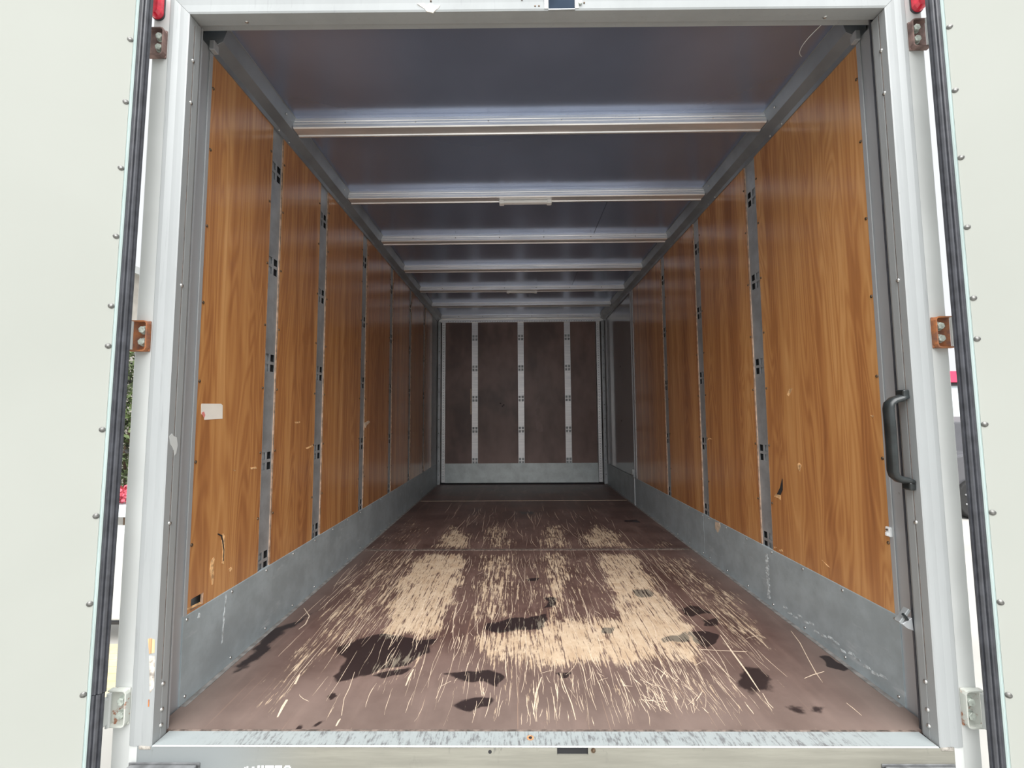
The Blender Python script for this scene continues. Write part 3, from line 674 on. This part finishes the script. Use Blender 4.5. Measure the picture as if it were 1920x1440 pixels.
# header and posts
m = MB(); m.box(-1.04, 1.06, yb-.030, yb+.03, 2.022, 2.048); m.box(-1.04, 1.06, yb-.022, yb+.03, 2.050, 2.072); m.box(-1.0, 1.0, yb-.06, yb+.03, 2.074, 2.110)
m.build('top_rail', MAT['beam'], wback, bevel=.002)
m = MB()
for i in range(60):
    x = -.92+i*.0312; m.box(x, x+.006, yb-.0306, yb-.029, 2.030, 2.036)
m.build('perforations', MAT['dark'], wback, kind='stuff')
for s, (a, b, c2, d) in ((-1, (-1.046, -1.006, -.998, -.952)), (1, (1.008, 1.052, .950, .996))):
    MB().prism([(a, yb-.052), (b, yb-.052), (b, yb+.03), (a, yb+.03)], 2, 0.0, 2.03).build('corner_post', MAT['rail'], wback, bevel=.006)
    MB().box(c2, d, yb-.020, yb+.02, .02, 2.022).build('corner_channel', MAT['beam'], wback, bevel=.002)
    m = MB(); q = MB()
    for i in range(64):
        z = .06+i*.0305; m.box((c2+d)/2-.003, (c2+d)/2+.003, yb-.0206, yb-.019, z, z+.007)
    for i in range(11): q.cyl(((a+b)/2, yb-.0515, .12+i*.17), (0, -1, 0), .005, .001, 8)
    m.build('perforations', MAT['dark'], wback, kind='stuff'); q.build('bolt_holes', MAT['dark'], wback, kind='stuff')
# torn strip and water mark on the brown lining
MB().box(-.640, -.622, yb-.008, yb-.006, .86, 1.18).build('torn_patch', MAT['chipw'], wback)
for poly in ([(0.232,1.096),(0.191,1.036),(0.170,0.902),(0.175,0.769),(0.187,0.650),(0.214,0.636),(0.267,0.643),(0.255,0.769),(0.230,0.902)],):
    MB().loft([(p[0], yb-.0062, p[1]) for p in poly], [(p[0], yb-.0068, p[1]) for p in poly]).build('water_mark', simple('pale_water_mark', (.33, .23, .205), .35), wback)
for x, z in ((-.27, .99), (-.23, .97), (-.245, .955)): MB().box(x, x+.018, yb-.0066, yb-.006, z, z+.012).build('scuff_mark', MAT['dark'], wback)

# ---------------------------------------------------------------- rear door frame
def frame_prof(s):        # (X, Y) outline of the jamb extrusion
    p = [(1.068, -.128), (1.068, -.1415), (1.064, -.1445), (1.052, -.1462), (1.034, -.1450), (1.022, -.1462), (1.0085, -.1470), (1.0055, -.1450),
         (1.0062, -.122), (1.0068, -.1205), (1.0062, -.119), (1.0068, -.100), (1.0105, -.092), (1.020, -.086), (1.068, -.086)]
    return [(s*a, b) for a, b in p]
jambs = {}
def miter(s, x, zt): return zt+(abs(x)-1.0055)*1.05
for s in (-1, 1):
    zt = 2.017 if s < 0 else 2.002
    pr = frame_prof(s); m = MB()
    m.loft([(x, y, -.0035) for x, y in pr], [(x, y, miter(s, x, zt)) for x, y in pr])
    j = m.build('trim_%d' % (1 if s < 0 else 2), MAT['alu']); jambs[s] = struct(j, 'brushed aluminium %s jamb of the rear door frame' % S[s])
    # white outer corner post of the body
    m = MB(); m.prism([(s*1.068, -.131), (s*1.122, -.131), (s*1.129, -.124), (s*1.129, -.06), (s*1.068, -.06)], 2, -.55, 2.083)
    m.build('corner_post', MAT['white'], j, bevel=.002)
    m = MB(); m.prism([(s*1.0415, -.1445), (s*1.069, -.1415), (s*1.069, -.06), (s*1.0415, -.06)], 2, -.55, -.0036); m.build('post_foot', MAT['white'], j, bevel=.002)
    zsc = (1.89, 1.76, 1.215, .555, .135, .07, .03) if s < 0 else (1.89, 1.76, 1.21, .55, .14, .07, .03)
    sm = MB().dome((0, 0, 0), (1, 0, 0), .0058, .004, 10).mesh('screw', MAT['screw'], True)
    for z in zsc: place('screw', sm, j, Matrix.Translation((s*1.0062, -.124 if z > .2 else -.118, z))@Matrix.Rotation(PI if s > 0 else 0, 4, 'Z'))
    m = MB(); a, b = sorted((s*1.0055, s*1.0066)); m.box(a, b, -.1245, -.1235, .15, 2.0); m.build('joint_line', MAT['seam'], j)
    # dark rubber strip in the frame rebate
    m = MB(); a, b = sorted((s*1.012, s*1.024)); m.box(a, b, -.088, -.083, .0, 2.03); m.build('rebate_seal', MAT['rubber'] if s > 0 else MAT['alu_in'], j)
    m = MB(); m.prism([(s*1.006, -.1488), (s*1.035, -.1488), (s*1.040, -.147), (s*1.040, -.12), (s*1.006, -.12)], 2, -.010, -.002); m.build('corner_sealant', simple('grey_grime', (.30, .28, .25), .8, 0, .3, 80), j, bevel=.002)
# white paint patch and yellowed scrape on the left jamb, grime on the right
wp = [(-0.141,0.791),(-0.132,0.798),(-0.125,0.790),(-0.115,0.787),(-0.110,0.764),(-0.114,0.743),(-0.119,0.737),(-0.126,0.758),(-0.136,0.770)]
MB().loft([(-1.0062, *p) for p in wp], [(-1.0052, *p) for p in wp]).build('paint_patch', MAT['white'], jambs[-1])
op = [(-1.029,0.263),(-1.023,0.265),(-1.011,0.261),(-1.010,0.229),(-1.024,0.226)]
MB().loft([(p[0], -.1460, p[1]) for p in op], [(p[0], -.1474, p[1]) for p in op]).build('tape_remnant', simple('yellowed_tape', (.72, .45, .24), .6, 0, .25, 1, (150, 1, 2)), jambs[-1])
op = [(-1.024,0.221),(-1.008,0.221),(-1.007,0.141),(-1.017,0.128)]
MB().loft([(p[0], -.1460, p[1]) for p in op], [(p[0], -.1471, p[1]) for p in op]).build('glue_residue', simple('grey_glue_residue', (.55, .50, .44), .8, 0, .3, 60), jambs[-1])
MB().box(-1.020, -1.017, -.1474, -.146, .095, .112).build('rust_stain', MAT['rust'], jambs[-1])
# header, mitred to the jambs
hp = [(-.128, 2.083), (-.1462, 2.083), (-.1460, 2.070), (-.1450, 2.045), (-.1470, 2.022), (-.1450, 2.017), (-.120, 2.0215), (-.098, 2.026), (-.092, 2.032), (-.086, 2.043), (-.060, 2.046), (-.056, 2.058), (-.048, 2.058), (-.048, 2.112), (-.10, 2.112)]
def hx(z): return 1.0055+max(0, (z-2.017))/1.05
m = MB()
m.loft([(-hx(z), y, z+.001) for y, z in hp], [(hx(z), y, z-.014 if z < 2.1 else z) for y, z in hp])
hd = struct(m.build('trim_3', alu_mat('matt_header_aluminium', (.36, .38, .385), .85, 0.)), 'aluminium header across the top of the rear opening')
MB().box(-1.129, 1.129, -.131, -.02, 2.083, 2.24).build('header_cap', MAT['white'], hd, bevel=.003)
# latch pocket with its bolts
MB().box(.042, .117, -.1490, -.145, 2.010, 2.075).build('latch_pocket', simple('dark_blue_grey_pocket', (.035, .05, .075), .9, spec=.05), hd, bevel=.001)
MB().box(.041, .118, -.1500, -.145, 2.0085, 2.0125).build('pocket_lip', MAT['galv'], hd, bevel=.001)
for s2 in (-1, 1): 
    xx = .0795+s2*.044; MB().box(xx-.006, xx+.006, -.1485, -.146, 2.014, 2.05).build('latch_plate', MAT['white'], hd, bevel=.001)
MB().cyl((.133, -.148, 2.030), (0, -1, 0), .006, .004, 6).build('hex_bolt', MAT['bolt'], hd)
for x, z in ((-.035, 2.045), (.003, 2.024), (.014, 2.024), (.145, 2.032), (-.30, 2.045), (.028, 2.05)): MB().dome((x, -.1462, z), (0, -1, 0), .0028, .002, 8).build('screw', MAT['dkscrew'], hd)
q = [(-0.340,2.037),(-0.327,2.027),(-0.316,2.019),(-0.312,2.012),(-0.302,2.010),(-0.293,2.007),(-0.287,2.015),(-0.278,2.021),(-0.273,2.031),(-0.288,2.030),(-0.302,2.038),(-0.312,2.029),(-0.319,2.037)]
MB().loft([(p[0], -.1455, p[1]) for p in q], [(p[0], -.1480, p[1]) for p in q]).build('peeling_tape', MAT['paper'], hd)
for x in (-.86, .86): MB().dome((x, -.112, 2.024 if x < 0 else 2.010), (0, -.1, -1), .0055, .004).build('screw', MAT['screw'], hd)
# sill
m = MB(); m.prism([(-.1478, -.0032), (-.1470, -.0012), (-.1445, -.0005), (-.1425, -.0015), (-.092, -.0025), (-.092, -.02), (-.05, -.02), (-.05, -.06), (-.10, -.06), (-.10, -.0040), (-.1465, -.0032)], 0, -1.004, 1.002)
sl = struct(m.build('trim_4', MAT['sill']), 'scraped pale sill strip along the rear edge of the floor')
MB().box(-1.0, .999, -.1490, -.1455, -.0020, .0004).build('bright_lip', simple('bright_bare_lip', (.92, .92, .92), .25, .2, .02), sl, bevel=.0008)
MB().box(-1.0, 1.0, -.0925, -.0880, -.016, -.0008).build('board_edge_gap', MAT['seam'], sl)
# front cross member with slot
z0 = -.0022
m = MB(); xs = [-1.042, .038, .117, 1.040]; zs = [-.55, -.0215, -.0028, z0]
for i in range(3):
    for j in range(3):
        if i == 1 and j == 1: continue
        m.add([(xs[i], -.1475, zs[j]), (xs[i+1], -.1475, zs[j]), (xs[i+1], -.1475, zs[j+1]), (xs[i], -.1475, zs[j+1])], [(0, 1, 2, 3)])
for p, q in (((.038, -.0215), (.117, -.0215)), ((.117, -.0215), (.117, -.0028)), ((.117, -.0028), (.038, -.0028)), ((.038, -.0028), (.038, -.0215)),
             ((-1.042, -.55), (1.04, -.55)), ((1.04, -.55), (1.04, z0)), ((-1.042, z0), (-1.042, -.55))):
    m.add([(p[0], -.1475, p[1]), (q[0], -.1475, q[1]), (q[0], -.12, q[1]), (p[0], -.12, p[1])], [(0, 1, 2, 3)])
m.build('rear_cross_member', MAT['beamfront'], sl)
MB().box(.034, .121, -.1425, -.118, -.026, -.0035).build('slot_back', MAT['dark'], sl)  # black block fills the slot, its inner shade put into the colour
MB().cyl((-.133, -.1470, -.0135), (0, -1, 0), .0045, .0012, 12).build('bolt_hole', MAT['dark'], sl)
o = MB().cyl((.130, -.1470, -.0095), (0, -1, 0), .0060, .002, 12); o.cyl((.130, -.149, -.0095), (0, -1, 0), .003, .002, 6); o.build('bolt', MAT['dkscrew'], sl)
MB().cyl((-.029, -.116, -.0025), (0, 0, 1), .0046, .0012, 14).build('rust_hole', MAT['dark'], sl)
MB().cyl((-.029, -.116, -.0027), (0, 0, 1), .0095, .0010, 14).build('rust_stain', simple('rust_bloom', (.55, .27, .13), .8, 0, .3, 90), sl)
# peeling white lettering on the cross member: only the tops of the letters show above the lower picture edge
q = MB()
def let(x, pts, z=-.0480):
    for a, b, c2, d in pts: q.box(x+a, x+b, -.1483, -.1474, z-d, z-c2)
let(-.762, [(0, .004, .004, .02), (.006, .010, .002, .02)]); let(-.742, [(0, .006, .003, .022)]); let(-.728, [(0, .006, 0, .022), (.010, .016, 0, .022)])
let(-.708, [(0, .022, 0, .005), (.008, .014, .005, .022)]); let(-.683, [(0, .006, 0, .022), (.006, .018, 0, .005)]); let(-.660, [(.003, .015, 0, .004), (0, .005, .003, .022), (.013, .018, .003, .022)])
q.build('peeling_lettering', MAT['lamp'], sl, kind='stuff', label='worn white block letters')
# corner buffers
for s in (-1, 1):
    x0, x1 = ((-1.056, -.880) if s < 0 else (.858, 1.034))
    t = empty('rubber_buffer', ((x0+x1)/2, -.15, -.07), 'scuffed black rubber buffer under the sill at the bottom %s corner' % S[s], 'buffer', 'buffers under the rear sill')
    hw = (x1-x0)/2
    MB().prism([(0.0, .0285), (-.018, .0285), (-.030, .022), (-.034, .010), (-.034, -.08), (0, -.08)], 0, -hw, hw).build('buffer_block', MAT['bumper'], t, bevel=.006)
    MB().box(-hw-.004, hw+.004, 0, .002, -.085, .030).build('mounting_plate', MAT['bumper'], t, bevel=.001)

# grab handle on the right jamb
t = empty('grab_handle', (1.006, -.120, .77), 'black plastic grab handle on the right jamb of the doorway', 'handle')
grip = [(-.004, -.002, .118), (-.016, -.001, .112), (-.034, 0, .106), (-.045, 0, .097), (-.048, 0, .084), (-.047, 0, .03), (-.047, 0, -.03), (-.048, 0, -.084), (-.045, 0, -.097), (-.034, 0, -.106), (-.016, -.001, -.110), (-.004, -.002, -.116)]
m = MB(); m.tube(grip, .0095, 12, .0165, upv=(-1, 0, .001)); g = m.build('grip', MAT['black'], t, smooth=True)
for sg in (-1, 1):
    z = sg*.124
    m = MB(); m.box(-.017, .0, -.015, .013, min(z-.011, z+.011), max(z-.011, z+.011)); f = m.build('foot', MAT['black'], t, bevel=.004)
# spring catch low on the right jamb
t = empty('door_catch', (1.006, -.082, .275), 'small bent metal catch with a black lever at the foot of the right jamb', 'catch')
MB().loft([(-.030, -.004, .000), (-.002, -.004, .035), (.004, -.004, .030), (-.024, -.004, -.006)], [(-.030, .012, .000), (-.002, .012, .035), (.004, .012, .030), (-.024, .012, -.006)]).build('catch_plate', MAT['galv'], t, bevel=.001)
MB().loft([(-.024, -.006, -.004), (.004, -.006, .012), (.006, -.006, -.022), (-.010, -.006, -.016)], [(-.024, .010, -.004), (.004, .010, .012), (.006, .010, -.022), (-.010, .010, -.016)]).build('catch_block', MAT['alu_in'], t, bevel=.001)
MB().tube([(-.024, -.010, .024), (-.018, -.009, .018), (-.010, -.007, .008)], .0035, 8).build('lever', MAT['black'], t)

# ---------------------------------------------------------------- rear doors
doors = {}
hdome = MB().dome((0, 0, 0), (0, -1, 0), .0046, .0024, 12)
hdome.cyl((0, -.0002, 0), (0, -1, 0), .0068, .0010, 14); riv_me = hdome.mesh('rivet', simple('grey_rivet', (.22, .22, .21), .4, .6, .2, 200), True)
for s in (-1, 1):
    px = -1.085 if s < 0 else 1.0805
    t = bpy.data.objects.new('door_%d' % (1 if s < 0 else 2), None); C.objects.link(t)
    struct(t, 'open rear door leaf on the %s, pale inner skin edged with a black rubber seal' % S[s]); t.empty_display_size = .1
    ang = math.radians(30)
    # local frame: +U along the leaf away from the hinge, -V towards the camera side (inner face), Z up
    U = Vector((s*math.cos(ang), -math.sin(ang), 0)); V = Vector((s*math.sin(ang), math.cos(ang), 0))
    tilt = .0085 if s < 0 else -.002
    shear = Matrix(((U.x, V.x, tilt, px-tilt*1.0), (U.y, V.y, 0, -.19), (0, 0, 1, 0), (0, 0, 0, 1)))
    t.matrix_basis = Matrix.Translation((px, -.19, 0)); doors[s] = t
    def P(mb, name, mat, **kw):
        off = Vector((px, -.19, 0))
        mb.v = [tuple((shear@Vector(p))-off) for p in mb.v]
        return mb.build(name, mat, t, **kw)
    Z0, Z1 = -.40, 2.12
    m = MB()
    # many-lobed rubber seal
    pr = [(.0015, .010), (.0, .004), (.003, .000), (.006, .0025), (.008, -.001), (.012, -.003), (.0155, -.001), (.017, .002), (.0195, -.001), (.0225, -.0015), (.0245, .002), (.0275, .001), (.0285, .006), (.026, .016), (.008, .016)]
    zj = .155 if s < 0 else -.39
    m.prism(pr, 2, zj+.002 if s < 0 else Z0, Z1); P(m, 'door_seal', MAT['rubber'])
    if s < 0:
        m = MB(); m.prism([(a+.0025, b+.0005) for a, b in pr], 2, Z0, zj); P(m, 'door_seal', MAT['rubber'])
    m = MB(); m.prism([(.0265, .010), (.0285, .0005), (.0315, -.0012), (.0330, .0006), (.0346, -.0008), (.0358, .0014), (.0362, .016), (.0265, .016)], 2, Z0, Z1); P(m, 'edge_trim', MAT['teal'])
    m = MB(); m.box(.0362, 1.06, .0012, .004, Z0, Z1); P(m, 'inner_skin', MAT['skin'])
    m = MB(); m.box(.016, 1.06, .0155, .040, Z0, Z1); P(m, 'door_core', MAT['white'])
    for z in (1.88, 1.699, 1.512, 1.323, 1.135, 1.029, .812, .594, .379, .163, -.055):
        u = .0425; p = shear@Vector((u, .0012, z))
        R3 = Matrix((U, V, Vector((0, 0, 1)))).transposed().to_4x4()
        place('rivet', riv_me, t, Matrix.Translation(p-Vector((px, -.19, 0)))@R3@Matrix.Rotation(rnd.uniform(0, 6), 4, 'Y'))
# scuffs on the right door skin
# hinges, three each side
def hinge(s, z, mat, lab, pinlen=.055, h=.086):
    t = bpy.data.objects.new('door_hinge', None); C.objects.link(t); t.empty_display_size = .03; t.parent = doors[s]; t['label'] = lab
    t.matrix_parent_inverse = Matrix.Identity(4); t.location = Vector((s*1.098, -.131, z))-doors[s].matrix_basis.translation
    xi, xo = -s*.019, s*.030                       # inboard, outboard
    a, b = sorted((xi, xo)); MB().box(a, b, -.004, .0, -h/2, h/2).build('back_plate', mat, t, bevel=.002)
    # C-shaped folded rim, open towards the leaf
    m = MB(); r = .010; d = .0035
    path = [(xo, h/2), (xi+s*r, h/2), (xi+s*r*.3, h/2-r*.3), (xi, h/2-r), (xi, -h/2+r), (xi+s*r*.3, -h/2+r*.3), (xi+s*r, -h/2), (xo, -h/2)]
    def inn(p, q): return p
    cx = (xi+xo)/2
    ip = [(xo, h/2-d), (xi+s*r, h/2-d), (xi+s*(r*.3+d*.7), h/2-r*.3-d*.7), (xi+s*d, h/2-r), (xi+s*d, -h/2+r), (xi+s*(r*.3+d*.7), -h/2+r*.3+d*.7), (xi+s*r, -h/2+d), (xo, -h/2+d)]
    for i in range(len(path)-1):
        q = [path[i], path[i+1], ip[i+1], ip[i]]; m.prism(q, 1, -.016, -.001)
    m.build('folded_rim', mat, t)
    for zz in (-.017, .017): 
        m = MB(); m.cyl((-s*.004, -.004, zz), (0, -1, 0), .0125, .003, 14); m.cyl((-s*.004, -.007, zz), (0, -1, 0), .0098, .009, 6); m.build('hex_bolt', MAT['bolt'], t, bevel=.001)
    MB().cyl((s*.021, -.020, -h/2+.004), (0, 0, 1), .0055, h-.008, 12).build('hinge_pin', MAT['white'], t, smooth=False)
    MB().box(*sorted((s*.018, s*.034)), -.048, -.016, -h*.36, h*.36).build('knuckle_strap', MAT['white'], t, bevel=.003)
nm = {-1: 'left', 1: 'right'}
for s in (-1, 1):
    hinge(s, 1.068 if s < 0 else 1.060, MAT['rust'], 'rusty orange bracket hinge halfway up the %s door post' % nm[s])
    hinge(s, 1.935 if s < 0 else 1.925, simple('brown_weathered_bracket', (.26, .17, .15), .7, 0, .25, 30), 'brown bracket hinge below the red lamp on the %s door post' % nm[s])
    hinge(s, .088, MAT['rustw'], 'chipped white bracket hinge at the foot of the %s door post' % nm[s], h=.092)
# red marker lamps
for s in (-1, 1):
    t = empty('marker_lamp', (s*1.109, -.131, 2.055 if s < 0 else 2.040), 'red marker lamp at the top of the %s rear door post' % nm[s], 'lamp', 'red marker lamps')
    out = [(math.cos(a)*.0185, (math.sin(a)*.018+(.026 if math.sin(a) > 0 else -.026))) for a in np.linspace(0, 2*PI, 24, endpoint=False)]
    MB().loft([(p[0], 0, p[1]) for p in out], [(p[0]*1.0, -.004, p[1]) for p in out]).build('base', MAT['rubber'], t)
    m = MB(); m.loft([(p[0]*.93, -.004, p[1]*.96) for p in out], [(p[0]*.93, -.014, p[1]*.96) for p in out]); m.loft([(p[0]*.93, -.014, p[1]*.96) for p in out], [(p[0]*.7, -.022, p[1]*.84) for p in out], caps=True); m.build('lens', MAT['red'], t)
    MB().box(*sorted((s*.002, s*.013)), -.0235, -.018, -.012, .024).build('reflector', MAT['clear'], t, bevel=.001)  # pale block stands in for the highlight on the red lens

# ---------------------------------------------------------------- outside
G = -.95
m = MB(); m.box(-60, 60, -40, 80, G-.2, G); struct(m.build('ground', MAT['ground']), 'pale concrete yard around the vehicle')
o = struct(MB().box(-16, 16, -14.5, -14, G, 1.5).build('wall_rear', simple('yard_wall_render', (.30, .29, .27), .9, 0, .1, .5)), 'plain rendered depot wall across the yard, facing the open doors')  # unseen wall behind the camera, added to hold back low sky light
# brick building with hedge on the left
m = MB(); m.box(-14, -8.2, 7.2, 15, G, 3.9); bl = m.build('brick_building', MAT['mortar']); bl['label'] = 'orange brick building behind the hedge, seen through the left door gap'; bl['category'] = 'building'
n = 0
bm_ = MB().box(-.11, .11, -.012, .012, -.035, .035).mesh('brick', MAT['brick'])
for r in range(14):
    for c in range(14):
        place('brick', bm_, bl, loc=(-8.35-c*.24-(r % 2)*.12, 7.195, 2.6+r*.085))
MB().box(-14.2, -8.1, 7.1, 15.2, 3.9, 4.05).build('roof_edge', MAT['white'], bl)
t = empty('hedge', (-6.8, 5.9, G), 'dark green hedge beside the yard, seen through the left door gap', 'hedge')
m = MB()
for i in range(9000):
    x = rnd.uniform(-1.5, 1.4); y = rnd.uniform(-.5, .5); z = rnd.uniform(.45, 3.0); a = Vector((rnd.gauss(0, 1), rnd.gauss(0, 1), rnd.gauss(0, 1))).normalized(); b = a.orthogonal().normalized(); c = Vector((x, y, z)); l = .05
    m.add([c-a*l, c+b*l*.4, c+a*l, c-b*l*.4], [(0, 1, 2, 3)])
m.build('leaves', MAT['leaf'], t, kind='stuff')
m = MB()
for i in range(9): m.tube([(-1.3+i*.31, 0, 0), (-1.3+i*.31+rnd.uniform(-.1, .1), 0, 1.2), (-1.3+i*.31+rnd.uniform(-.2, .2), 0, 2.6)], .03, 6)
m.build('stems', simple('hedge_stem', (.09, .06, .04), .9), t)
m = MB(); m.tube([(-6.2, 4.6, 1.9), (-5.9, 4.62, 2.15), (-5.7, 4.62, 2.5)], .03, 6)
t = empty('flower_stall', (-5.72, 4.7, -.2), 'small red flower box in front of the hedge', 'planter')
MB().box(-.45, .45, -.12, .12, -.30, -.14).build('box', MAT['wallp'], t, bevel=.01)
m = MB()
for i in range(500):
    c = Vector((rnd.uniform(-.42, .42), rnd.uniform(-.1, .1), rnd.uniform(-.12, .10))); a = Vector((rnd.gauss(0, 1), rnd.gauss(0, 1), rnd.gauss(0, 1))).normalized()*.03; b = a.orthogonal()*.8
    m.add([c-a, c+b, c+a, c-b], [(0, 1, 2, 3)])
m.build('petals', simple('pink_petal', (.60, .10, .14), .6), t, kind='stuff')
t = MB().box(-.55, .55, -.12, .12, 0, .70); o = t.build('low_wall', MAT['white'], bevel=.02); o.location = (-3.42, 2.35, -.78); o['label'] = 'low white wall next to the vehicle, seen through the left door gap'; o['category'] = 'wall'
MB().box(-.57, .57, -.13, .13, -.02, .0).build('wall_foot', MAT['dark'], o)
o = struct(MB().box(-3.6, -2.5, 1.0, 2.2, G, G+.012).build('trim_5', MAT['tile']), 'yellow ribbed tactile paving beside the vehicle')
for i in range(14): MB().box(-3.6, -2.5, 1.04+i*.085, 1.08+i*.085, G+.012, G+.017).build('ridge', MAT['tile'], o)
# shop front and car on the right
t = empty('shop_building', (15, 12, G), 'pale shop building with a red fascia, seen through the right door gap', 'building')
MB().box(-3.6, 8, 0, 6, 0, 2.62).build('wall', MAT['wallp'], t)
MB().box(-3.7, 8.1, -.15, 6, 2.72, 3.06).build('fascia', MAT['redp'], t)
MB().box(-3.7, 8.1, -.10, 6, 2.62, 2.72).build('soffit', MAT['dark'], t)
t = empty('parked_car', (8.05, 6.2, G), 'dark grey parked car with spoked wheels, seen through the right door gap', 'car')
m = MB(); body = [(-1.1, .35), (-1.1, .92), (-.95, 1.02), (-.35, 1.10), (.15, 1.62), (.6, 1.72), (2.2, 1.70), (2.9, 1.12), (3.1, .95), (3.1, .35)]
m.prism(body, 1, 0, 1.7); m.build('body', MAT['carp'], t, bevel=.04)
MB().prism([(-.18, 1.12), (.22, 1.56), (.65, 1.66), (2.1, 1.64), (2.6, 1.14)], 1, -.01, .02).build('side_window', MAT['glass'], t)
for x in (-.35, 2.2):
    m = MB(); m.cyl((x, -.06, .34), (0, 1, 0), .34, .22, 28); wh = m.build('wheel', MAT['tyre'], t, bevel=.02)
    m = MB(); m.cyl((x, -.075, .34), (0, 1, 0), .05, .03, 12)
    for k in range(9):
        a = 2*PI*k/9; d = Vector((math.cos(a), 0, math.sin(a))); m.tube([Vector((x, -.07, .34))+d*.04, Vector((x, -.07, .34))+d*.24], .014, 6)
    m.build('alloy_spokes', MAT['alloy'], wh)
